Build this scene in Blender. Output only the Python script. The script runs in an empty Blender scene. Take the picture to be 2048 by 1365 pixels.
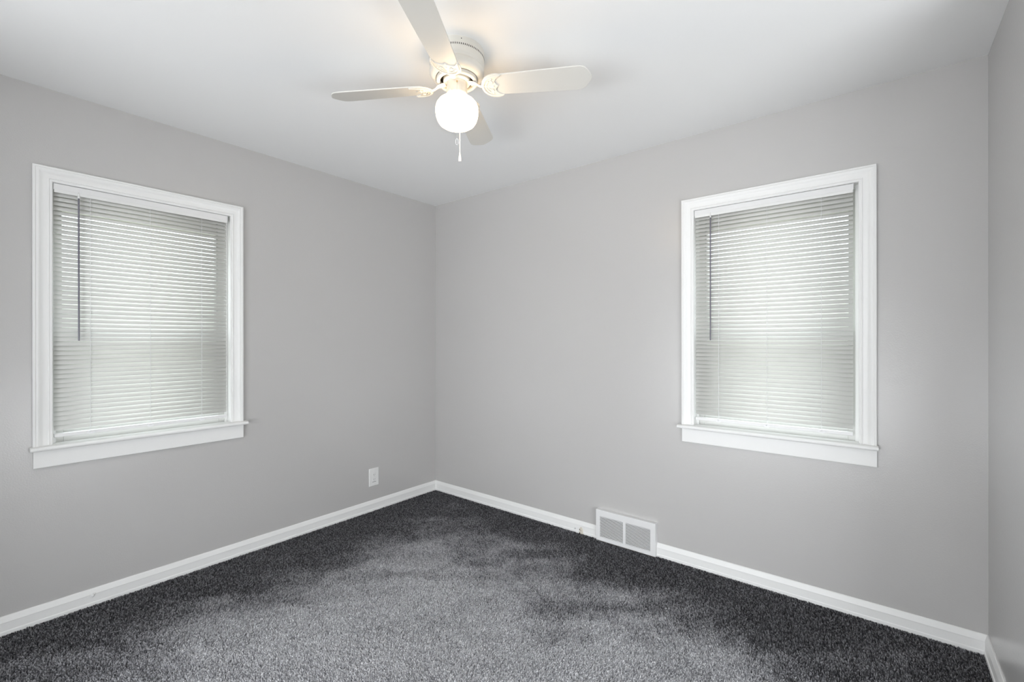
import bpy, bmesh, math, random
from mathutils import Vector, Matrix

random.seed(7)
scene = bpy.context.scene
COL = scene.collection
PI = math.pi

# ------------------------------------------------------------------ room sizes (metres)
W, H, D = 3.327, 2.44, 3.30            # right corner x, ceiling height, back wall at y = -D

# ------------------------------------------------------------------ camera
F_PX = 914.33                          # focal length in pixels of the 2048 px wide frame
cam_data = bpy.data.cameras.new('camera')
cam_data.sensor_fit = 'HORIZONTAL'
cam_data.sensor_width = 36.0
cam_data.lens = F_PX / 2048 * 36.0
cam_data.clip_start = 0.02
cam = bpy.data.objects.new('camera', cam_data)
COL.objects.link(cam)
_yaw, _pitch, _roll = 0.675611, -0.000146, -0.000924
_fw = Vector((-math.sin(_yaw), math.cos(_yaw), 0)); _rt = Vector((math.cos(_yaw), math.sin(_yaw), 0)); _up = Vector((0, 0, 1))
_f2 = _fw * math.cos(_pitch) + _up * math.sin(_pitch)
_u2 = -_fw * math.sin(_pitch) + _up * math.cos(_pitch)
_r = _rt * math.cos(_roll) + _u2 * math.sin(_roll)
_u = -_rt * math.sin(_roll) + _u2 * math.cos(_roll)
_m = Matrix((( _r.x, _u.x, -_f2.x, 2.9783), (_r.y, _u.y, -_f2.y, -2.66182), (_r.z, _u.z, -_f2.z, 1.27757), (0, 0, 0, 1)))
cam.matrix_world = _m
scene.camera = cam

# ------------------------------------------------------------------ world: bright overcast sky over green ground
world = bpy.data.worlds.new('overcast_sky')
scene.world = world
world.use_nodes = True
wn = world.node_tree.nodes; wl = world.node_tree.links
wn.clear()
w_out = wn.new('ShaderNodeOutputWorld'); w_bg = wn.new('ShaderNodeBackground')
w_tc = wn.new('ShaderNodeTexCoord'); w_sep = wn.new('ShaderNodeSeparateXYZ'); w_ramp = wn.new('ShaderNodeValToRGB')
w_map = wn.new('ShaderNodeMapRange')
w_map.inputs['From Min'].default_value = -1; w_map.inputs['From Max'].default_value = 1
wl.new(w_tc.outputs['Generated'], w_sep.inputs[0]); wl.new(w_sep.outputs['Z'], w_map.inputs['Value'])
wl.new(w_map.outputs[0], w_ramp.inputs[0]); wl.new(w_ramp.outputs[0], w_bg.inputs['Color']); wl.new(w_bg.outputs[0], w_out.inputs['Surface'])
cr = w_ramp.color_ramp
cr.elements[0].position = 0.0; cr.elements[0].color = (0.23, 0.23, 0.20, 1)
cr.elements[1].position = 1.0; cr.elements[1].color = (1.35, 1.42, 1.50, 1)
for pos, c in ((0.47, (0.30, 0.315, 0.26, 1)), (0.53, (0.52, 0.55, 0.50, 1)), (0.60, (0.74, 0.80, 0.85, 1)), (0.75, (1.02, 1.08, 1.14, 1))):
    e = cr.elements.new(pos); e.color = c
w_bg.inputs['Strength'].default_value = 3.4

# ------------------------------------------------------------------ added fill lamps in an unseen hall and side room, behind two added doorways
def area_light(name, loc, aim, sx, sy, power, color):
    ld = bpy.data.lights.new(name, 'AREA'); ld.shape = 'RECTANGLE'; ld.size = sx; ld.size_y = sy
    ld.energy = power; ld.color = color
    lo = bpy.data.objects.new(name, ld); COL.objects.link(lo)
    lo.location = loc
    lo.rotation_euler = (Vector(aim) - Vector(loc)).to_track_quat('-Z', 'Y').to_euler()
    return lo
FILL_TINT = (0.935, 0.965, 1.0)
area_light('hall_fill', (1.9, -5.4, 0.8), (1.7, -0.9, 2.0), 3.0, 1.5, 42, FILL_TINT)
area_light('hall_low_fill', (2.3, -5.3, 0.3), (1.9, -0.4, 2.44), 3.0, 0.5, 46, FILL_TINT)
area_light('side_room_low_fill', (5.1, -2.3, 0.25), (0.3, -0.4, 2.0), 2.4, 0.4, 42, FILL_TINT)

# ------------------------------------------------------------------ exposure
vs = scene.view_settings
scene.display_settings.display_device = 'sRGB'
vs.view_transform = 'Standard'; vs.look = 'None'; vs.gamma = 1.0; vs.use_curve_mapping = False
vs.exposure = 0.25
scene.cycles.use_denoising = True
scene.cycles.max_bounces = 14
scene.cycles.diffuse_bounces = 8
scene.cycles.transparent_max_bounces = 16
scene.cycles.sample_clamp_indirect = 6.0

# ================================================================== materials
def principled(name, color, rough=0.5, spec=0.5, **kw):
    m = bpy.data.materials.new(name); m.use_nodes = True
    b = m.node_tree.nodes['Principled BSDF']
    b.inputs['Base Color'].default_value = (*color, 1)
    b.inputs['Roughness'].default_value = rough
    b.inputs['Specular IOR Level'].default_value = spec
    for k, v in kw.items():
        b.inputs[k].default_value = v
    return m

def add_bump(m, scale, strength, dist=0.002, detail=3.0):
    nt = m.node_tree; b = nt.nodes['Principled BSDF']
    tc = nt.nodes.new('ShaderNodeTexCoord'); nz = nt.nodes.new('ShaderNodeTexNoise'); bp = nt.nodes.new('ShaderNodeBump')
    nz.inputs['Scale'].default_value = scale; nz.inputs['Detail'].default_value = detail
    bp.inputs['Strength'].default_value = strength; bp.inputs['Distance'].default_value = dist
    nt.links.new(tc.outputs['Object'], nz.inputs['Vector']); nt.links.new(nz.outputs['Fac'], bp.inputs['Height'])
    nt.links.new(bp.outputs['Normal'], b.inputs['Normal'])
    return m

M_WALL = add_bump(principled('grey_eggshell_paint', (0.535, 0.525, 0.516), 0.27, 0.7), 170, 0.28, 0.0012, 2.0)
M_CEIL = add_bump(principled('white_ceiling_paint', (0.88, 0.88, 0.875), 0.85, 0.25), 120, 0.08)
M_TRIM = add_bump(principled('white_gloss_trim_paint', (0.87, 0.87, 0.86), 0.38, 0.45), 60, 0.06)
M_SASH = principled('white_vinyl', (0.78, 0.78, 0.76), 0.45, 0.4)
M_RAIL = principled('white_enamel_metal', (0.80, 0.80, 0.80), 0.35, 0.5)
M_FAN = principled('white_enamel_fan', (0.70, 0.68, 0.63), 0.35, 0.5)
M_BLADE = principled('white_laminate_blade', (0.68, 0.665, 0.625), 0.42, 0.4)
M_PLASTIC = principled('white_plastic', (0.82, 0.82, 0.81), 0.35, 0.5)
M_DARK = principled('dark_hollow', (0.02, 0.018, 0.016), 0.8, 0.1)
M_GREYLINE = principled('shadow_grey_plastic', (0.22, 0.22, 0.22), 0.6, 0.2)
M_BRASS = principled('brass', (0.62, 0.45, 0.2), 0.3, 0.5, Metallic=1.0)
M_WAND = principled('backlit_clear_plastic', (0.17, 0.165, 0.20), 0.25, 0.5)  # clear plastic, painted dark as it looks against the bright window
M_CORD = principled('white_cord', (0.85, 0.85, 0.86), 0.7, 0.2)
M_CHAIN = principled('pale_steel_chain', (0.50, 0.48, 0.45), 0.4, 0.5)
M_CREAM = add_bump(principled('bare_chipped_wood', (0.72, 0.68, 0.60), 0.8, 0.2), 300, 0.6)
M_NICK = principled('grey_nick', (0.42, 0.42, 0.42), 0.8, 0.2)
M_SUB = principled('subfloor_board', (0.25, 0.2, 0.15), 0.8, 0.2)

def mat_glass():
    m = bpy.data.materials.new('window_glass'); m.use_nodes = True
    n = m.node_tree.nodes; l = m.node_tree.links; n.clear()
    o = n.new('ShaderNodeOutputMaterial'); mx = n.new('ShaderNodeMixShader'); t = n.new('ShaderNodeBsdfTransparent'); g = n.new('ShaderNodeBsdfGlossy')
    t.inputs[0].default_value = (0.95, 0.97, 0.96, 1); g.inputs['Roughness'].default_value = 0.02
    mx.inputs[0].default_value = 0.06
    l.new(t.outputs[0], mx.inputs[1]); l.new(g.outputs[0], mx.inputs[2]); l.new(mx.outputs[0], o.inputs[0])
    return m
M_GLASS = mat_glass()

def mat_slat():
    m = bpy.data.materials.new('white_vinyl_slat'); m.use_nodes = True
    n = m.node_tree.nodes; l = m.node_tree.links; n.clear()
    o = n.new('ShaderNodeOutputMaterial'); mx = n.new('ShaderNodeMixShader'); mg = n.new('ShaderNodeMixShader')
    d = n.new('ShaderNodeBsdfDiffuse'); t = n.new('ShaderNodeBsdfTranslucent'); g = n.new('ShaderNodeBsdfGlossy')
    d.inputs['Color'].default_value = (0.80, 0.80, 0.775, 1); t.inputs['Color'].default_value = (0.86, 0.85, 0.80, 1)
    g.inputs['Roughness'].default_value = 0.35
    mx.inputs[0].default_value = 0.13; mg.inputs[0].default_value = 0.04
    l.new(d.outputs[0], mx.inputs[1]); l.new(t.outputs[0], mx.inputs[2])
    l.new(mx.outputs[0], mg.inputs[1]); l.new(g.outputs[0], mg.inputs[2]); l.new(mg.outputs[0], o.inputs[0])
    return m
M_SLAT = mat_slat()

def mat_globe():
    m = bpy.data.materials.new('lit_opal_glass'); m.use_nodes = True
    b = m.node_tree.nodes['Principled BSDF']
    b.inputs['Base Color'].default_value = (0.9, 0.88, 0.84, 1); b.inputs['Roughness'].default_value = 0.2
    b.inputs['Emission Color'].default_value = (1.0, 0.72, 0.42, 1)
    b.inputs['Emission Strength'].default_value = 8.2
    return m
M_GLOBE = mat_globe()

def mat_carpet():
    m = bpy.data.materials.new('charcoal_carpet_yarn'); m.use_nodes = True
    n = m.node_tree.nodes; l = m.node_tree.links
    b = n['Principled BSDF']; b.inputs['Roughness'].default_value = 0.7; b.inputs['Specular IOR Level'].default_value = 0.25
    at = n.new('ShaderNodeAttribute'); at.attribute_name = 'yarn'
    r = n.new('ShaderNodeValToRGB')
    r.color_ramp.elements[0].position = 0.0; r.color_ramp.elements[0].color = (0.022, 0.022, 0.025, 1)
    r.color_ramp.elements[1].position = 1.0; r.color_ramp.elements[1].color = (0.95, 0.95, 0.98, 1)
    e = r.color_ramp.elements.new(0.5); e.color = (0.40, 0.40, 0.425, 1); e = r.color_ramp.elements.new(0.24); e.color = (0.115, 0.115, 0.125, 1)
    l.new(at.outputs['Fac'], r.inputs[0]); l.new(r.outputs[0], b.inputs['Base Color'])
    return m
M_CARPET = mat_carpet()

# ================================================================== mesh helpers
def new_bm():
    return bmesh.new()

def obj(name, bm, mats, parent=None, smooth=None, bevel=None):
    bmesh.ops.recalc_face_normals(bm, faces=bm.faces)
    me = bpy.data.meshes.new(name); bm.to_mesh(me); bm.free()
    for m in (mats if isinstance(mats, (list, tuple)) else [mats]):
        me.materials.append(m)
    if smooth is not None:
        for p in me.polygons: p.use_smooth = True
        me.set_sharp_from_angle(angle=math.radians(smooth))
    o = bpy.data.objects.new(name, me); COL.objects.link(o)
    if parent: o.parent = parent
    if bevel:
        bv = o.modifiers.new('bevel', 'BEVEL'); bv.width = bevel; bv.segments = 2; bv.limit_method = 'ANGLE'
        bv.angle_limit = math.radians(40)
    return o

def empty(name, loc, rz=0.0):
    o = bpy.data.objects.new(name, None); COL.objects.link(o)
    o.location = loc; o.rotation_euler = (0, 0, rz); o.empty_display_size = 0.1
    return o

def tag(o, label, category, group=None):
    o['label'] = label; o['category'] = category
    if group: o['group'] = group
    return o

def struct(o, label=None, category=None):
    o['kind'] = 'structure'
    if label: o['label'] = label
    if category: o['category'] = category
    return o

def box(bm, x0, x1, y0, y1, z0, z1, mi=0):
    vs_ = [bm.verts.new((x, y, z)) for x in (x0, x1) for y in (y0, y1) for z in (z0, z1)]
    for f in ((0, 1, 3, 2), (4, 6, 7, 5), (0, 4, 5, 1), (2, 3, 7, 6), (0, 2, 6, 4), (1, 5, 7, 3)):
        fc = bm.faces.new([vs_[i] for i in f]); fc.material_index = mi

def lathe(bm, prof, seg=64, cx=0, cy=0, mi=0, close=False):
    rings = []
    for r, z in prof:
        if r < 1e-6:
            rings.append([bm.verts.new((cx, cy, z))])
        else:
            rings.append([bm.verts.new((cx + r * math.cos(2 * PI * k / seg), cy + r * math.sin(2 * PI * k / seg), z)) for k in range(seg)])
    pairs = list(zip(rings[:-1], rings[1:]))
    if close: pairs.append((rings[-1], rings[0]))
    for a, b in pairs:
        for k in range(seg):
            k2 = (k + 1) % seg
            if len(a) == 1 and len(b) == 1: continue
            if len(a) == 1: f = bm.faces.new((a[0], b[k], b[k2]))
            elif len(b) == 1: f = bm.faces.new((a[k], b[0], a[k2]))
            else: f = bm.faces.new((a[k], b[k], b[k2], a[k2]))
            f.material_index = mi

def tube(bm, pts, r, seg=8, caps=True, squash=1.0, mi=0):
    pts = [Vector(p) for p in pts]; rings = []
    for i, p in enumerate(pts):
        t = (pts[min(i + 1, len(pts) - 1)] - pts[max(i - 1, 0)]).normalized()
        ref = Vector((0, 0, 1)) if abs(t.z) < 0.9 else Vector((1, 0, 0))
        a = t.cross(ref).normalized(); b = a.cross(t).normalized()
        rr = r[i] if isinstance(r, (list, tuple)) else r
        rings.append([bm.verts.new(p + a * rr * math.cos(2 * PI * k / seg) + b * rr * squash * math.sin(2 * PI * k / seg)) for k in range(seg)])
    for A, B in zip(rings[:-1], rings[1:]):
        for k in range(seg):
            f = bm.faces.new((A[k], A[(k + 1) % seg], B[(k + 1) % seg], B[k])); f.material_index = mi
    if caps:
        for rg in (rings[0], rings[-1][::-1]):
            f = bm.faces.new(rg[::-1]); f.material_index = mi

def ball(bm, c, r, u=10, v=6, sz=1.0, mi=0):
    mtx = Matrix.Translation(c) @ Matrix.Diagonal((r, r, r * sz, 1))
    res = bmesh.ops.create_uvsphere(bm, u_segments=u, v_segments=v, radius=1, matrix=mtx)
    for vtx in res['verts']:
        for f in vtx.link_faces: f.material_index = mi

def prism(bm, poly, z0, z1, mi=0):
    a = [bm.verts.new((x, y, z0)) for x, y in poly]; b = [bm.verts.new((x, y, z1)) for x, y in poly]
    n = len(poly)
    bm.faces.new(a[::-1]).material_index = mi; bm.faces.new(b).material_index = mi
    for i in range(n):
        bm.faces.new((a[i], a[(i + 1) % n], b[(i + 1) % n], b[i])).material_index = mi

def extrude_profile(bm, prof, path):
    """prof: (offset into the room, height); path: function (offset, end) -> xy for the two ends"""
    A = [bm.verts.new((*path(o, 0), z)) for o, z in prof]; B = [bm.verts.new((*path(o, 1), z)) for o, z in prof]
    n = len(prof)
    for i in range(n):
        bm.faces.new((A[i], A[(i + 1) % n], B[(i + 1) % n], B[i]))
    bm.faces.new(A[::-1]); bm.faces.new(B)

# ================================================================== room shell
T = 0.15
WIN_HW, WIN_Z0, WIN_Z1 = 0.392, 0.776, 2.034       # rough openings
WL_C, WR_C = -1.9705, 2.5365                        # window centres along the walls

b = new_bm()                                        # left wall, x = 0, with the window opening
y0, y1 = WL_C - WIN_HW, WL_C + WIN_HW
box(b, -T, 0, -D - T, y0, 0, H); box(b, -T, 0, y1, T, 0, H)
box(b, -T, 0, y0, y1, 0, WIN_Z0); box(b, -T, 0, y0, y1, WIN_Z1, H)
struct(obj('wall_left', b, M_WALL))
b = new_bm()                                        # right-hand wall of the picture, y = 0
x0, x1 = WR_C - WIN_HW, WR_C + WIN_HW
box(b, 0, x0, 0, T, 0, H); box(b, x1, W + T, 0, T, 0, H)
box(b, x0, x1, 0, T, 0, WIN_Z0); box(b, x0, x1, 0, T, WIN_Z1, H)
struct(obj('wall_far', b, M_WALL))
b = new_bm()                                        # wall right of the camera, with an unseen doorway added for fill light
box(b, W, W + T, -D - T, -2.35, 0, H); box(b, W, W + T, -0.72, 0, 0, H); box(b, W, W + T, -2.35, -0.72, 2.28, H)
struct(obj('wall_right', b, M_WALL))
b = new_bm()                                        # wall behind the camera, with a doorway added for fill light
box(b, 0, 0.75, -D - T, -D, 0, H); box(b, 3.05, W, -D - T, -D, 0, H); box(b, 0.75, 3.05, -D - T, -D, 2.28, H)
struct(obj('wall_back', b, M_WALL))
b = new_bm()                                        # hall and side room shell, added to hold the fill lamps
box(b, -0.6, 5.6, -6.15, -6.0, -0.1, H); box(b, -0.75, -0.6, -6.0, -D - T, -0.1, H); box(b, 5.45, 5.6, -6.0, -D - T, -0.1, H)
box(b, 5.45, 5.6, -D - T, 0.5, -0.1, H); box(b, W + T, 5.6, 0.35, 0.5, -0.1, H); box(b, W + T, 5.6, -D - T, 0.5, H, H + 0.1); box(b, W + T, 5.6, -D - T, 0.5, -0.1, -0.012); box(b, -0.75, -T, -D - T, -D, -0.1, H); box(b, -0.75, 5.6, -6.15, -D - T, H, H + 0.1); box(b, -0.75, 5.6, -6.15, -D - T, -0.1, -0.012)
struct(obj('wall_added_hall', b, M_CEIL))
b = new_bm(); box(b, -T, W + T, -D - T, T, H, H + 0.1); struct(obj('ceiling', b, M_CEIL))
b = new_bm(); box(b, -T, W + T, -D - T, T, -0.10, -0.012); struct(obj('floor', b, M_SUB))

# baseboards: sloped cap, flat face, small shoe strip
BB = [(0.0, -0.012), (0.0, 0.0785), (0.0035, 0.0785), (0.0060, 0.0750), (0.0125, 0.0530), (0.0118, 0.0500), (0.0118, 0.0165), (0.0150, 0.0135), (0.0155, -0.012)]
VENT_X0, VENT_X1 = 1.560, 1.952
def baseboard(name, fn):
    b = new_bm()
    for f in fn: extrude_profile(b, BB, f)
    return struct(obj(name, b, M_TRIM))
bb_left = baseboard('baseboard_left', [lambda o, e: ((o, -D) if e == 0 else (o, -o))])
bb_far = baseboard('baseboard_far', [lambda o, e: ((o, -o) if e == 0 else (VENT_X0 + 0.004, -o)),
                                     lambda o, e: ((VENT_X1 - 0.004, -o) if e == 0 else (W - o, -o))])
bb_right = baseboard('baseboard_right', [lambda o, e: ((W - o, -o) if e == 0 else (W - o, -0.70)), lambda o, e: ((W - o, -2.37) if e == 0 else (W - o, -D))])
bb_back = baseboard('baseboard_back', [lambda o, e: ((0.0, -D + o) if e == 0 else (0.70, -D + o)), lambda o, e: ((3.11, -D + o) if e == 0 else (W, -D + o))])

# painted-over lump on the left baseboard
b = new_bm()
ball(b, (0.0125, -2.205, 0.047), 0.0065, 12, 8, 1.2)
ball(b, (0.0120, -2.200, 0.054), 0.0055, 12, 8, 1.0)
obj('paint_lump', b, M_TRIM, bb_left, smooth=60)
# chipped notch with small holes, and a nick, on the far baseboard beside the vent
b = new_bm()
cx_, n_ = 1.441, 20
poly = []
for k in range(n_ + 1):
    a_ = PI * k / n_
    poly.append((cx_ - 0.0165 * math.cos(a_), -0.004 + 0.049 * math.sin(a_)))
A = [b.verts.new((x, -0.0090, z)) for x, z in poly]; B_ = [b.verts.new((x + (0.001), -0.0164, z - 0.001)) for x, z in poly]
b.faces.new(A[::-1]); b.faces.new(B_)
for k in range(len(poly)):
    k2 = (k + 1) % len(poly)
    b.faces.new((A[k], A[k2], B_[k2], B_[k]))
notch = obj('chipped_notch', b, M_CREAM, bb_far); notch['label'] = 'bare cream chipped notch'
b = new_bm()
for dx, dz, r_ in ((-0.0085, 0.026, 0.0032), (-0.0015, 0.019, 0.0024), (-0.009, 0.002, 0.0045), (-0.012, 0.012, 0.0016)):
    ball(b, (cx_ + dx, -0.0160, dz), r_, 10, 6, 1.2)
hole = obj('nail_hole', b, M_DARK, notch, smooth=60); hole['label'] = 'small dark holes'
b = new_bm(); ball(b, (1.394, -0.0115, 0.022), 0.0035, 10, 6, 1.8)
obj('paint_nick', b, M_NICK, bb_far, smooth=60)

# ================================================================== carpet
# cut pile modelled tuft by tuft: each tuft is a small leaning three-sided spike with its own yarn shade
import numpy as np
def build_carpet():
    rng = np.random.default_rng(11)
    sp = 0.0051
    xs = np.arange(0.010, W - 0.008, sp); ys = np.arange(-D + 0.010, -0.008, sp)
    X, Y = np.meshgrid(xs, ys); X = X.ravel(); Y = Y.ravel(); n = X.size
    X = X + rng.uniform(-0.5, 0.5, n) * sp; Y = Y + rng.uniform(-0.5, 0.5, n) * sp
    X = np.clip(X, 0.014, W - 0.014); Y = np.clip(Y, -D + 0.014, -0.014)
    vent = (X > VENT_X0 - 0.002) & (X < VENT_X1 + 0.002)
    Y = np.where(vent, np.minimum(Y, -0.041), Y)
    # room light painted as lighter yarn mid-floor, darker by walls; pile brushed flat mid-floor.
    # the edge between the two is ragged, with vacuum strokes
    def vnoise(x, y, seed):
        g = np.random.default_rng(seed).random((64, 64))
        xi = np.floor(x).astype(int); yi = np.floor(y).astype(int); fx = x - xi; fy = y - yi
        fx = fx * fx * (3 - 2 * fx); fy = fy * fy * (3 - 2 * fy)
        G = lambda i, j: g[i % 64, j % 64]
        return (G(xi, yi) * (1 - fx) + G(xi + 1, yi) * fx) * (1 - fy) + (G(xi, yi + 1) * (1 - fx) + G(xi + 1, yi + 1) * fx) * fy - 0.5
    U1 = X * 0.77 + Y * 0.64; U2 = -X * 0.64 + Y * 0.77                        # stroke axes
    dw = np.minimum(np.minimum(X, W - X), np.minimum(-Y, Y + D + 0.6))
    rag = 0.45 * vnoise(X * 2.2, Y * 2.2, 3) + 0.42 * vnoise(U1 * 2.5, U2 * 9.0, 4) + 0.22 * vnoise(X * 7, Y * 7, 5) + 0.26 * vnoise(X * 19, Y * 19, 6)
    lit_nap = np.clip((dw + 0.8 * rag - 0.20) / 0.94, 0, 1); lit_nap = lit_nap * lit_nap * (3 - 2 * lit_nap)
    lit_nap = np.clip(lit_nap + 0.22 * vnoise(U1 * 4, U2 * 13, 8) * (0.3 + lit_nap), 0, 1)
    lean_dir = 2.2 + 2.0 * vnoise(X * 1.7, Y * 1.7, 9) * 2 + rng.normal(0, 0.9, n)
    lean = 0.0026 + 0.0044 * lit_nap + 0.0016 * rng.standard_normal(n)
    h = 0.0112 - 0.0022 * lit_nap + rng.normal(0, 0.0015, n)
    r = 0.0028 + 0.0007 * lit_nap + rng.normal(0, 0.0005, n)
    tw = rng.uniform(0, 2 * PI, n)
    zb = -0.0095
    P = np.empty((n, 7, 3))
    for k in range(3):
        a = tw + k * 2 * PI / 3
        P[:, k, 0] = X + r * np.cos(a); P[:, k, 1] = Y + r * np.sin(a); P[:, k, 2] = zb
        a2 = a + 0.5
        P[:, 3 + k, 0] = X + 0.40 * lean * np.cos(lean_dir) + 0.86 * r * np.cos(a2)
        P[:, 3 + k, 1] = Y + 0.40 * lean * np.sin(lean_dir) + 0.86 * r * np.sin(a2); P[:, 3 + k, 2] = zb + h * 0.72
    P[:, 6, 0] = X + lean * np.cos(lean_dir); P[:, 6, 1] = Y + lean * np.sin(lean_dir); P[:, 6, 2] = zb + h
    base = np.arange(n)[:, None, None] * 7
    F = []
    for k in range(3):
        k2 = (k + 1) % 3
        F += [(k, k2, 3 + k2), (k, 3 + k2, 3 + k), (3 + k, 3 + k2, 6)]
    tri = (base + np.array(F)[None]).reshape(-1, 3)
    V = P.reshape(-1, 3)
    nv0 = len(V)
    V = np.vstack([V, [(0.0155, -D + 0.0155, zb), (W - 0.0155, -D + 0.0155, zb), (W - 0.0155, -0.038, zb), (0.0155, -0.038, zb)]])     # woven backing
    tri = np.vstack([tri, [(nv0, nv0 + 1, nv0 + 2), (nv0, nv0 + 2, nv0 + 3)]])
    me = bpy.data.meshes.new('carpet')
    me.vertices.add(len(V)); me.vertices.foreach_set('co', V.astype(np.float32).ravel())
    me.loops.add(tri.size); me.loops.foreach_set('vertex_index', tri.astype(np.int32).ravel())
    me.polygons.add(len(tri)); me.polygons.foreach_set('loop_start', np.arange(0, tri.size, 3, dtype=np.int32))
    me.update(calc_edges=True)
    shade = np.repeat(0.42 * rng.random(n) + 0.58 * lit_nap * (0.62 + 0.38 * rng.random(n)), 7); shade = np.concatenate([shade, [0, 0, 0, 0]])  # yarn lightness carries the painted pool of light besides random flecks
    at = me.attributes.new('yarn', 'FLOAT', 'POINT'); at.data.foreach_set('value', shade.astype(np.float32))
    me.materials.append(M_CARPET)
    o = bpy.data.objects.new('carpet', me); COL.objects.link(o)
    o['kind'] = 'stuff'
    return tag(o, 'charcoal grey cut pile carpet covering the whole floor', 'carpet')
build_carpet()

# ================================================================== windows (setting)
CAS_HW, CAS_TOP, CAS_IN = 0.4365, 2.0785, 0.066
JAMB_HW = CAS_HW - CAS_IN                            # 0.3705
OPEN_TOP = CAS_TOP - CAS_IN                          # 2.0125
STOOL_TOP = 0.800
CAS_PROF = [(0, 0), (0, .019), (.002, .021), (.009, .0215), (.0112, .0185), (.0128, .0185), (.0155, .0195), (.019, .0190), (.024, .0165),
            (.030, .0125), (.036, .0105), (.050, .0098), (.0515, .0120), (.0540, .0128), (.0560, .0105), (.0580, .0105), (.0605, .0115), (.0635, .0110), (.066, .0085), (.066, 0)]

def build_window(name, loc, rz, horn_l, horn_r):
    w = empty(name, loc, rz); struct(w)
    b = new_bm()                                     # mitred casing on three sides
    rows = []
    for u, t in CAS_PROF:
        rows.append([b.verts.new(p) for p in ((-CAS_HW + u, -t, STOOL_TOP - 0.004), (-CAS_HW + u, -t, CAS_TOP - u), (CAS_HW - u, -t, CAS_TOP - u), (CAS_HW - u, -t, STOOL_TOP - 0.004))])
    for i in range(len(rows)):
        a, c = rows[i], rows[(i + 1) % len(rows)]
        for k in range(3): b.faces.new((a[k], a[k + 1], c[k + 1], c[k]))
    b.faces.new([r[0] for r in rows]); b.faces.new([r[3] for r in rows][::-1])
    obj('casing', b, M_TRIM, w, smooth=28)
    b = new_bm()                                     # stool with rounded nose
    prof = []
    for k in range(9):
        a_ = -PI / 2 + PI * k / 8
        prof.append((-0.038 - 0.0095 * math.cos(a_), 0.7905 + 0.0095 * math.sin(a_)))
    xl, xr = -CAS_HW - horn_l, CAS_HW + horn_r
    prof2 = prof + [(-0.0, STOOL_TOP), (-0.0, 0.781)]
    A = [b.verts.new((xl, y, z)) for y, z in prof2]; B_ = [b.verts.new((xr, y, z)) for y, z in prof2]
    for k in range(len(prof2)):
        k2 = (k + 1) % len(prof2); b.faces.new((A[k], A[k2], B_[k2], B_[k]))
    b.faces.new(A[::-1]); b.faces.new(B_)
    box(b, -JAMB_HW, JAMB_HW, 0.0, 0.052, 0.781, STOOL_TOP)
    obj('stool', b, M_TRIM, w, smooth=40)
    b = new_bm(); box(b, -CAS_HW + 0.002, CAS_HW + 0.001, -0.0175, 0, 0.7035, 0.781)
    obj('apron', b, M_TRIM, w, bevel=0.0015)
    b = new_bm()                                     # jamb liner and stops
    box(b, -WIN_HW, -JAMB_HW, 0.0005, T, WIN_Z0, WIN_Z1); box(b, JAMB_HW, WIN_HW, 0.0005, T, WIN_Z0, WIN_Z1)
    box(b, -JAMB_HW, JAMB_HW, 0.0005, T, OPEN_TOP, WIN_Z1)
    box(b, -JAMB_HW, -JAMB_HW + 0.014, 0.036, 0.052, STOOL_TOP, OPEN_TOP - 0.014); box(b, JAMB_HW - 0.014, JAMB_HW, 0.036, 0.052, STOOL_TOP, OPEN_TOP - 0.014)
    box(b, -JAMB_HW, JAMB_HW, 0.036, 0.052, OPEN_TOP - 0.014, OPEN_TOP)
    obj('jamb', b, M_TRIM, w, bevel=0.001)
    b = new_bm(); box(b, -WIN_HW, WIN_HW, 0.052, T + 0.03, WIN_Z0, STOOL_TOP - 0.004)
    obj('sill', b, M_TRIM, w)
    for nm, ya, yb, za, zb, st, rb, rt_ in (('lower_sash', 0.053, 0.088, STOOL_TOP - 0.004, 1.325, 0.042, 0.060, 0.036), ('upper_sash', 0.090, 0.125, 1.290, OPEN_TOP, 0.042, 0.036, 0.105)):
        b = new_bm()
        xa = JAMB_HW
        box(b, -xa, -xa + st, ya, yb, za, zb); box(b, xa - st, xa, ya, yb, za, zb)
        box(b, -xa + st, xa - st, ya, yb, za, za + rb); box(b, -xa + st, xa - st, ya, yb, zb - rt_, zb)
        s_ = obj(nm, b, M_SASH, w, bevel=0.002)
        b = new_bm(); box(b, -xa + st - 0.004, xa - st + 0.004, ya + 0.015, ya + 0.019, za + rb - 0.004, zb - rt_ + 0.004)
        obj('glass', b, M_GLASS, s_)
    return w

build_window('window_1', (0, WL_C, 0), PI / 2, 0.009, 0.017)
build_window('window_2', (WR_C, 0, 0), 0.0, 0.017, 0.006)

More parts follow.
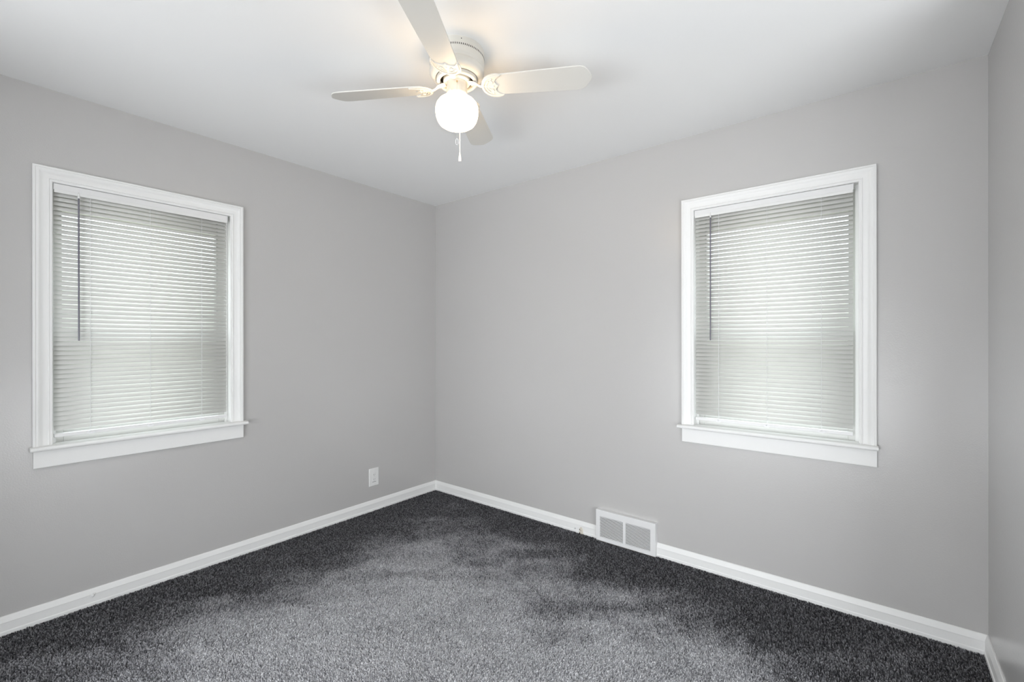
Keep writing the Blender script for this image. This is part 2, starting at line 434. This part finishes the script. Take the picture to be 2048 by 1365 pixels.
# ================================================================== mini blinds
SL_PITCH, SL_W, SL_TILT = 0.02185, 0.0252, math.radians(58)
BL_Y = 0.014                                          # slat centre line, behind the casing face
def build_blind(name, loc, rz, xa, xb, wand_x, cord_x, label):
    t = empty(name, loc, rz); tag(t, label, 'window blind', 'white mini blinds')
    b = new_bm()                                     # U-shaped headrail
    box(b, xa, xb, -0.0030, 0.026, 1.9815, 2.0110)
    box(b, xa, xa + 0.003, -0.0045, 0.027, 1.9805, 2.0118); box(b, xb - 0.003, xb, -0.0045, 0.027, 1.9805, 2.0118)
    obj('headrail', b, M_RAIL, t, bevel=0.0012)
    b = new_bm()                                     # pale lip below the headrail
    box(b, xa + 0.003, xb - 0.003, -0.0055, -0.0030, 1.9690, 1.9835)
    obj('headrail_lip', b, M_PLASTIC, t, bevel=0.0008)
    b = new_bm()                                     # all slats of this blind
    z = 1.9660; nseg = 6; n = 0
    while z > 0.862:
        rows = []
        jit = random.uniform(-0.02, 0.02); sag = random.uniform(-0.0004, 0.0004)
        for k in range(nseg + 1):
            s = -0.5 + k / nseg
            crown = 0.0031 * (1 - 4 * s * s)
            ta = SL_TILT + jit
            # s = -0.5 is the room-side edge (low), s = +0.5 the outer edge (high); crown bulges up and towards the room
            yy = BL_Y + s * SL_W * math.cos(ta) - crown * math.sin(ta)
            zz = z + s * SL_W * math.sin(ta) + crown * math.cos(ta) + sag
            rows.append((b.verts.new((xa + 0.003, yy, zz)), b.verts.new((xb - 0.003, yy, zz))))
        for r0, r1 in zip(rows[:-1], rows[1:]):
            b.faces.new((r0[0], r0[1], r1[1], r1[0]))
        z -= SL_PITCH; n += 1
    so = obj('slats', b, M_SLAT, t, smooth=60)
    sd = so.modifiers.new('thickness', 'SOLIDIFY'); sd.thickness = 0.0004
    b = new_bm()
    box(b, xa + 0.003, xb - 0.003, 0.002, 0.026, 0.8300, 0.8470)
    br = obj('bottom_rail', b, M_RAIL, t, bevel=0.003)
    xm = (xa + xb) / 2
    for dx in (-0.234, 0.0, 0.234):
        b = new_bm()
        lathe(b, [(0, -0.0035), (0.009, -0.0035), (0.0115, -0.001), (0.0115, 0.002), (0, 0.002)], 16)
        bmesh.ops.transform(b, matrix=Matrix.Translation((xm + dx, 0.0035, 0.836)) @ Matrix.Rotation(PI / 2, 4, 'X') @ Matrix.Diagonal((1.3, 0.6, 1, 1)), verts=b.verts)
        tube(b, [(xm + dx, 0.001, 0.838), (xm + dx - 0.004, -0.002, 0.842), (xm + dx, -0.003, 0.846), (xm + dx + 0.006, -0.001, 0.843)], 0.0018, 6)
        obj('cord_plug', b, M_CORD, br, smooth=50)
    for dx in (-0.234, 0.0, 0.234):                  # ladder cords: front and back strings with rungs
        b = new_bm()
        yf, yb_ = BL_Y - 0.0095, BL_Y + 0.0095
        tube(b, [(xm + dx, yf, 1.982), (xm + dx, yf, 0.846)], 0.0008, 6)
        tube(b, [(xm + dx, yb_, 1.982), (xm + dx, yb_, 0.846)], 0.0008, 6)
        for k in range(n):
            zc = 1.9660 - k * SL_PITCH
            tube(b, [(xm + dx, yf, zc - 0.0095), (xm + dx, yb_, zc + 0.0065)], 0.0007, 5)
            ball(b, (xm + dx, yf, zc - 0.0095), 0.0017, 6, 4, 1.5)
        obj('ladder_cord', b, M_CORD, t)
    b = new_bm(); tube(b, [(cord_x, BL_Y + 0.012, 1.985), (cord_x, BL_Y + 0.012, 1.02)], 0.0013, 6)
    tube(b, [(cord_x + 0.006, BL_Y + 0.0125, 1.985), (cord_x + 0.0055, BL_Y + 0.0125, 1.05)], 0.0013, 6)
    obj('lift_cord', b, M_GREYLINE, t)
    b = new_bm()                                     # hexagonal tilt wand
    tube(b, [(wand_x, -0.0075, 1.962), (wand_x, -0.0085, 1.30), (wand_x, -0.0085, 1.280)], [0.0036, 0.0036, 0.0032], 6)
    wd = obj('tilt_wand', b, M_WAND, t); wd['label'] = 'clear plastic wand painted backlit grey'
    b = new_bm()
    tube(b, [(wand_x, -0.001, 1.984), (wand_x, -0.006, 1.986), (wand_x, -0.0085, 1.980), (wand_x, -0.0075, 1.958)], 0.0017, 6)
    tube(b, [(wand_x, -0.0075, 1.974), (wand_x, -0.0075, 1.958)], 0.0042, 8)
    obj('wand_hook', b, M_PLASTIC, wd)
    return t

build_blind('window_blind', (0, WL_C, 0), PI / 2, -JAMB_HW + 0.002, 0.3575, -2.253 - WL_C, -1.662 - WL_C,
            'white mini blind in the window left of the wall outlet')
build_blind('window_blind', (WR_C, 0, 0), 0.0, -JAMB_HW + 0.002, 0.3525, 2.255 - WR_C, 2.219 - WR_C,
            'white mini blind in the window to the right of the floor register')

# ================================================================== wall outlet
out = empty('wall_outlet', (0, -0.619, 0.250), PI / 2)
tag(out, 'white electrical outlet with oversized plate on the grey wall near the corner', 'outlet')
b = new_bm()
def frus(b, hx, hz, ya, yb, ins, mi=0):
    A = [b.verts.new((sx * hx, ya, sz * hz)) for sx, sz in ((-1, -1), (1, -1), (1, 1), (-1, 1))]
    B_ = [b.verts.new((sx * (hx - ins), yb, sz * (hz - ins))) for sx, sz in ((-1, -1), (1, -1), (1, 1), (-1, 1))]
    b.faces.new(A).material_index = mi; b.faces.new(B_[::-1]).material_index = mi
    for k in range(4): b.faces.new((A[k], B_[k], B_[(k + 1) % 4], A[(k + 1) % 4])).material_index = mi
frus(b, 0.043, 0.067, 0.0, -0.0060, 0.0035)
obj('cover_plate', b, M_PLASTIC, out, bevel=0.001)
b = new_bm(); frus(b, 0.0165, 0.0335, -0.0055, -0.0078, 0.0012); rc = obj('receptacle', b, M_PLASTIC, out)
b = new_bm()
for zc in (0.0195, -0.0155):
    for xs, hh in ((-0.0062, 0.0042), (0.0062, 0.0036)):
        box(b, xs - 0.0012, xs + 0.0012, -0.0081, -0.007, zc - hh, zc + hh)
    tube(b, [(0, -0.0081, zc - 0.0095), (0, -0.007, zc - 0.0095)], 0.0018, 10)
sl = obj('prong_slots', b, M_GREYLINE, rc); sl['label'] = 'grey prong slots'
b = new_bm(); box(b, -0.0160, 0.0160, -0.0068, -0.0058, -0.0365, -0.0335); obj('insert_shadow', b, M_GREYLINE, out)  # grey strip painted as the shadow under the insert
for zc in (0.0485, -0.0485):
    b = new_bm(); lathe(b, [(0, -0.0006), (0.0032, -0.0006), (0.0036, 0.0012), (0, 0.0012)], 14)
    bmesh.ops.transform(b, matrix=Matrix.Translation((0, -0.0062, zc)) @ Matrix.Rotation(-PI / 2, 4, 'X'), verts=b.verts)
    obj('plate_screw', b, M_PLASTIC, out, smooth=40)

# ================================================================== baseboard register
vent = empty('air_register', ((VENT_X0 + VENT_X1) / 2, 0, 0.0))
tag(vent, 'white metal baseboard air register below the grey wall, at the carpet edge', 'air register')
hw = (VENT_X1 - VENT_X0) / 2
VD = -0.031; ZB, ZT = 0.000, 0.1965
gx = [(-0.169, -0.0105), (0.0065, 0.164)]
gz0, gz1 = 0.0245, 0.155
b = new_bm()
XS = [-hw, gx[0][0], gx[0][1], gx[1][0], gx[1][1], hw]; ZS = [ZB, gz0, gz1, ZT]
fr = [[b.verts.new((x, VD, z)) for z in ZS] for x in XS]
holes = ((1, 1), (3, 1))
for i in range(5):
    for j in range(3):
        if (i, j) not in holes: b.faces.new((fr[i][j], fr[i + 1][j], fr[i + 1][j + 1], fr[i][j + 1]))
for i, j in holes:                                   # returns of the two openings
    fs = [fr[i][j], fr[i + 1][j], fr[i + 1][j + 1], fr[i][j + 1]]
    bs = [b.verts.new((v.co.x, VD + 0.008, v.co.z)) for v in fs]
    for k in range(4): b.faces.new((fs[k], fs[(k + 1) % 4], bs[(k + 1) % 4], bs[k]))
rim = [fr[i][0] for i in range(6)] + [fr[5][j] for j in (1, 2, 3)] + [fr[i][3] for i in (4, 3, 2, 1, 0)] + [fr[0][j] for j in (2, 1)]
bk_ = [b.verts.new((v.co.x * 1.004, 0.0, v.co.z)) for v in rim]
for k in range(len(rim)): b.faces.new((rim[k], rim[(k + 1) % len(rim)], bk_[(k + 1) % len(rim)], bk_[k]))
obj('frame', b, M_RAIL, vent, bevel=0.0012)
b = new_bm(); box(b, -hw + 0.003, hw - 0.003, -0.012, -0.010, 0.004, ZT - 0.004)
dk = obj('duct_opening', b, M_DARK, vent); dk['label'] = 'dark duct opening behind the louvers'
for a0, a1 in gx:
    b = new_bm()
    nl = 17
    for k in range(nl):
        zc = gz0 + (k + 0.5) * (gz1 - gz0) / nl
        hp = (gz1 - gz0) / nl / 2
        vs_ = [b.verts.new(p) for x in (a0 - 0.001, a1 + 0.001) for p in ((x, VD + 0.0006, zc - hp * 0.58), (x, VD + 0.0006, zc + hp * 0.58), (x, VD + 0.0060, zc + hp * 0.20), (x, VD + 0.0060, zc - hp * 0.70))]
        for f in ((0, 1, 5, 4), (1, 2, 6, 5), (2, 3, 7, 6), (3, 0, 4, 7), (0, 3, 2, 1), (4, 5, 6, 7)):
            b.faces.new([vs_[i] for i in f])
    obj('louvers', b, M_RAIL, vent)
for xs in (-hw + 0.011, hw - 0.011):
    b = new_bm(); lathe(b, [(0, 0.0016), (0.0030, 0.001), (0.0036, 0), (0, 0)], 14)
    bmesh.ops.transform(b, matrix=Matrix.Translation((xs, VD, 0.094)) @ Matrix.Rotation(PI / 2, 4, 'X'), verts=b.verts)
    obj('screw', b, M_RAIL, vent, smooth=40)

# ================================================================== ceiling fan with light
FX, FY = 1.654, -1.3625
fan = empty('ceiling_fan', (FX, FY, H))
tag(fan, 'white flush mount ceiling fan with four blades and a glowing round light', 'ceiling fan')
Z = lambda z: z - H                                   # fan parts are local to the ceiling
b = new_bm()
lathe(b, [(0.0, Z(2.44)), (0.1085, Z(2.44)), (0.1100, Z(2.437)), (0.1100, Z(2.386)), (0.1090, Z(2.380)), (0.1045, Z(2.3755)), (0.1045, Z(2.372)), (0.1085, Z(2.3675)),
          (0.1095, Z(2.360)), (0.1085, Z(2.350)), (0.1030, Z(2.340)), (0.0940, Z(2.333)), (0.0860, Z(2.3305)), (0.0830, Z(2.3335)), (0.0, Z(2.3335))], 96)
hs = obj('motor_housing', b, M_FAN, fan, smooth=50)
b = new_bm()
for k in range(90):
    a_ = 2 * PI * k / 90
    mtx = Matrix.Rotation(a_, 4, 'Z')
    c0 = len(b.verts)
    r0, r1 = 0.1085, 0.1103
    vs_ = [b.verts.new(mtx @ Vector((r, y, z))) for r in (r0, r1) for y in (-0.0014, 0.0014) for z in (Z(2.4055), Z(2.4125))]
    for f in ((0, 1, 3, 2), (4, 6, 7, 5), (0, 4, 5, 1), (2, 3, 7, 6), (0, 2, 6, 4), (1, 5, 7, 3)):
        b.faces.new([vs_[i] for i in f])
for a_ in (0.95 - PI / 2, 0.95 + PI / 2):            # mounting screw holes above the slots
    ball(b, (0.1092 * math.cos(a_), 0.1092 * math.sin(a_), Z(2.4285)), 0.0022, 8, 6)
vt = obj('vent_slots', b, M_DARK, hs); vt['label'] = 'row of small dark cooling slots'
b = new_bm()                                          # rotor ring, with openings left between ring and hub
lathe(b, [(0.0670, Z(2.3300)), (0.0670, Z(2.3195)), (0.0690, Z(2.3170)), (0.0790, Z(2.3170)), (0.0815, Z(2.3195)), (0.0815, Z(2.3315))], 72)
lathe(b, [(0.0, Z(2.3160)), (0.0520, Z(2.3160)), (0.0545, Z(2.3185)), (0.0545, Z(2.3330))], 48)
rot = obj('rotor_ring', b, M_FAN, fan, smooth=40)
b = new_bm(); lathe(b, [(0.0545, Z(2.3312)), (0.067, Z(2.3312)), (0.067, Z(2.3330)), (0.0545, Z(2.3330))], 48, close=True)
obj('motor_gap', b, M_DARK, rot)
ANG0, PITCH = 0.5346, -0.2186
def blade_outline():
    pts = []
    R0, R1 = 0.128, 0.537
    hw0, hw1 = 0.050, 0.0605
    top = [(R0, hw0 * 0.55), (R0 + 0.006, hw0 * 0.85), (R0 + 0.020, hw0), (0.30, 0.0553), (0.475, 0.0600), (0.494, 0.0585), (0.507, 0.0530), (0.5165, 0.0430), (0.5270, 0.0250), (0.5340, 0.0110), (0.5370, 0.0)]
    for p in top: pts.append(p)
    for r, y in top[-2::-1]: pts.append((r, -y))
    return pts
def bracket_outline():
    outer = [(0.186, 0.0530), (0.170, 0.0590), (0.152, 0.0590), (0.135, 0.0540), (0.119, 0.0430), (0.108, 0.0280), (0.1025, 0.0110), (0.1015, 0.0)]
    inner = [(0.1700, 0.0), (0.1650, 0.0040), (0.1600, 0.0110), (0.1575, 0.0190), (0.1590, 0.0280), (0.1640, 0.0360), (0.1720, 0.0430), (0.186, 0.0495)]
    pts = outer + [(r, -y) for r, y in outer[-2::-1]] + [(r, -y) for r, y in inner[::-1]] + inner[1:]
    return pts
def build_blade(k):
    rz = ANG0 + k * PI / 2
    base = Matrix.Rotation(rz, 4, 'Z') @ Matrix.Translation((0, 0, Z(2.2968))) @ Matrix.Rotation(PITCH, 4, 'X')
    b = new_bm(); prism(b, blade_outline(), 0.0, 0.0048)
    bmesh.ops.transform(b, matrix=base, verts=b.verts)
    bl = obj('blade', b, M_BLADE, fan, bevel=0.0012)
    b = new_bm(); prism(b, bracket_outline(), -0.0045, 0.0)
    # raised scroll ribs along the bracket
    for sgn in (-1, 1):
        tube(b, [(0.183, sgn * 0.0515, -0.0048), (0.168, sgn * 0.0515, -0.0062), (0.150, sgn * 0.0490, -0.0068), (0.133, sgn * 0.0420, -0.0068), (0.120, sgn * 0.0310, -0.0068), (0.112, sgn * 0.0160, -0.0068), (0.109, 0.0, -0.0068)], 0.0030, 8, squash=0.8)
        tube(b, [(0.128, sgn * 0.006, -0.005), (0.136, sgn * 0.013, -0.0066), (0.146, sgn * 0.014, -0.0066), (0.150, sgn * 0.022, -0.0055), (0.142, sgn * 0.030, -0.005)], 0.0020, 6)
        tube(b, [(0.121, sgn * 0.003, -0.0055), (0.126, sgn * 0.017, -0.0066), (0.134, sgn * 0.027, -0.006)], 0.0016, 6)
    for x_, y_ in ((0.150, 0.0), (0.146, 0.036), (0.146, -0.036)):
        ball(b, (x_, y_, -0.0045), 0.0042, 12, 6, 0.6)
    bmesh.ops.transform(b, matrix=base, verts=b.verts)
    bk = obj('blade_bracket', b, M_FAN, bl, smooth=40)
    b = new_bm()                                     # arm from the rotor to the bracket
    dx = Matrix.Rotation(rz, 4, 'Z')
    pts = [dx @ Vector(p) for p in ((0.046, 0, Z(2.314)), (0.060, 0, Z(2.3125)), (0.076, 0, Z(2.309)), (0.086, 0, Z(2.302)), (0.094, 0, Z(2.2965)), (0.108, 0, Z(2.2945)), (0.125, 0, Z(2.2940)))]
    tube(b, pts, [0.0135, 0.0140, 0.0110, 0.0072, 0.0068, 0.0080, 0.0060], 12, squash=0.42)
    for x_, y_ in ((0.060, 0.0075), (0.060, -0.0075), (0.073, 0.0)):
        ball(b, dx @ Vector((x_, y_, Z(2.3075))), 0.0036, 10, 6, 0.7)
    obj('bracket_arm', b, M_FAN, bl, smooth=50)
for k in range(4): build_blade(k)

b = new_bm()                                          # switch housing / light fitter
lathe(b, [(0.0, Z(2.3180)), (0.0360, Z(2.3180)), (0.0395, Z(2.3150)), (0.0400, Z(2.3080)), (0.0412, Z(2.3065)), (0.0412, Z(2.2740)), (0.0430, Z(2.2715)), (0.0430, Z(2.2600)), (0.0420, Z(2.2590)), (0.0, Z(2.2590))], 48)
ft = obj('light_fitter', b, M_FAN, fan, smooth=45)
for k in range(3):
    a_ = ANG0 + 0.25 + k * 2 * PI / 3
    b = new_bm()
    c_, s_ = math.cos(a_), math.sin(a_)
    tube(b, [(0.041 * c_, 0.041 * s_, Z(2.2655)), (0.0475 * c_, 0.0475 * s_, Z(2.2655))], 0.0018, 8)
    tube(b, [(0.0475 * c_, 0.0475 * s_, Z(2.2655)), (0.0505 * c_, 0.0505 * s_, Z(2.2655))], 0.0036, 10)
    obj('thumb_screw', b, M_FAN, ft, smooth=40)
b = new_bm()                                          # opal mushroom globe
gp = [(0.0395, 2.2640), (0.0400, 2.2590), (0.0470, 2.2550), (0.0610, 2.2490), (0.0730, 2.2400), (0.0810, 2.2290), (0.0848, 2.2170), (0.0858, 2.2050), (0.0850, 2.1920),
      (0.0828, 2.1790), (0.0780, 2.1650), (0.0700, 2.1530), (0.0580, 2.1445), (0.0400, 2.1395), (0.0200, 2.1375), (0.0, 2.1370)]
lathe(b, [(r, Z(z)) for r, z in gp], 64)
gl = obj('light_globe', b, M_GLOBE, fan, smooth=70); gl['label'] = 'lit white opal glass globe'

# pull chains: one beaded in front with a loop, one long cord behind ending in a knob
_d = Vector((cam.location.x - FX, cam.location.y - FY, 0)).normalized() if False else Vector((0.714, -0.700, 0))
_p = Vector((0.700, 0.714, 0))                        # sideways
b = new_bm()
c0 = _d * 0.0425; 
tube(b, [_d * 0.041 + Vector((0, 0, Z(2.300))), _d * 0.047 + Vector((0, 0, Z(2.300)))], 0.0028, 10)
obj('chain_eyelet', b, M_BRASS, ft, smooth=40)
b = new_bm()
z = 2.297
while z > 2.055:
    rr = 0.047 + (0.0425 * min(1, max(0, (2.297 - z) / 0.05)))
    ball(b, _d * rr + Vector((0, 0, Z(z))), 0.0011, 6, 4)
    z -= 0.0036
path_ = [_d * 0.047 + Vector((0, 0, Z(2.298))), _d * 0.068 + Vector((0, 0, Z(2.270))), _d * 0.0895 + Vector((0, 0, Z(2.247))), _d * 0.0895 + Vector((0, 0, Z(2.054)))]
tube(b, path_, 0.0007, 6)
pc = obj('pull_chain', b, M_CHAIN, fan, smooth=60)
b = new_bm()
lp = []
for k in range(17):
    a_ = 2 * PI * k / 16
    lp.append(_d * 0.0895 + _p * (0.0052 * math.sin(a_)) + Vector((0, 0, Z(2.042) + 0.012 * math.cos(a_))))
tube(b, lp, 0.0012, 6, caps=False)
obj('chain_loop', b, M_CORD, pc, smooth=60)
b = new_bm()
e0 = -_d * 0.088 + _p * 0.012
tube(b, [-_d * 0.040 + _p * 0.010 + Vector((0, 0, Z(2.290))), -_d * 0.070 + _p * 0.012 + Vector((0, 0, Z(2.268))), e0 + Vector((0, 0, Z(2.235))), e0 + Vector((0, 0, Z(2.070)))], 0.0017, 6)
pc2 = obj('pull_chain', b, M_CORD, fan, smooth=60)
b = new_bm()
lathe(b, [(0.0, Z(2.074)), (0.0022, Z(2.074)), (0.0034, Z(2.066)), (0.0058, Z(2.052)), (0.0066, Z(2.042)), (0.0060, Z(2.036)), (0.0, Z(2.0345))], 16, e0.x, e0.y)
obj('pull_knob', b, M_PLASTIC, pc2, smooth=60)
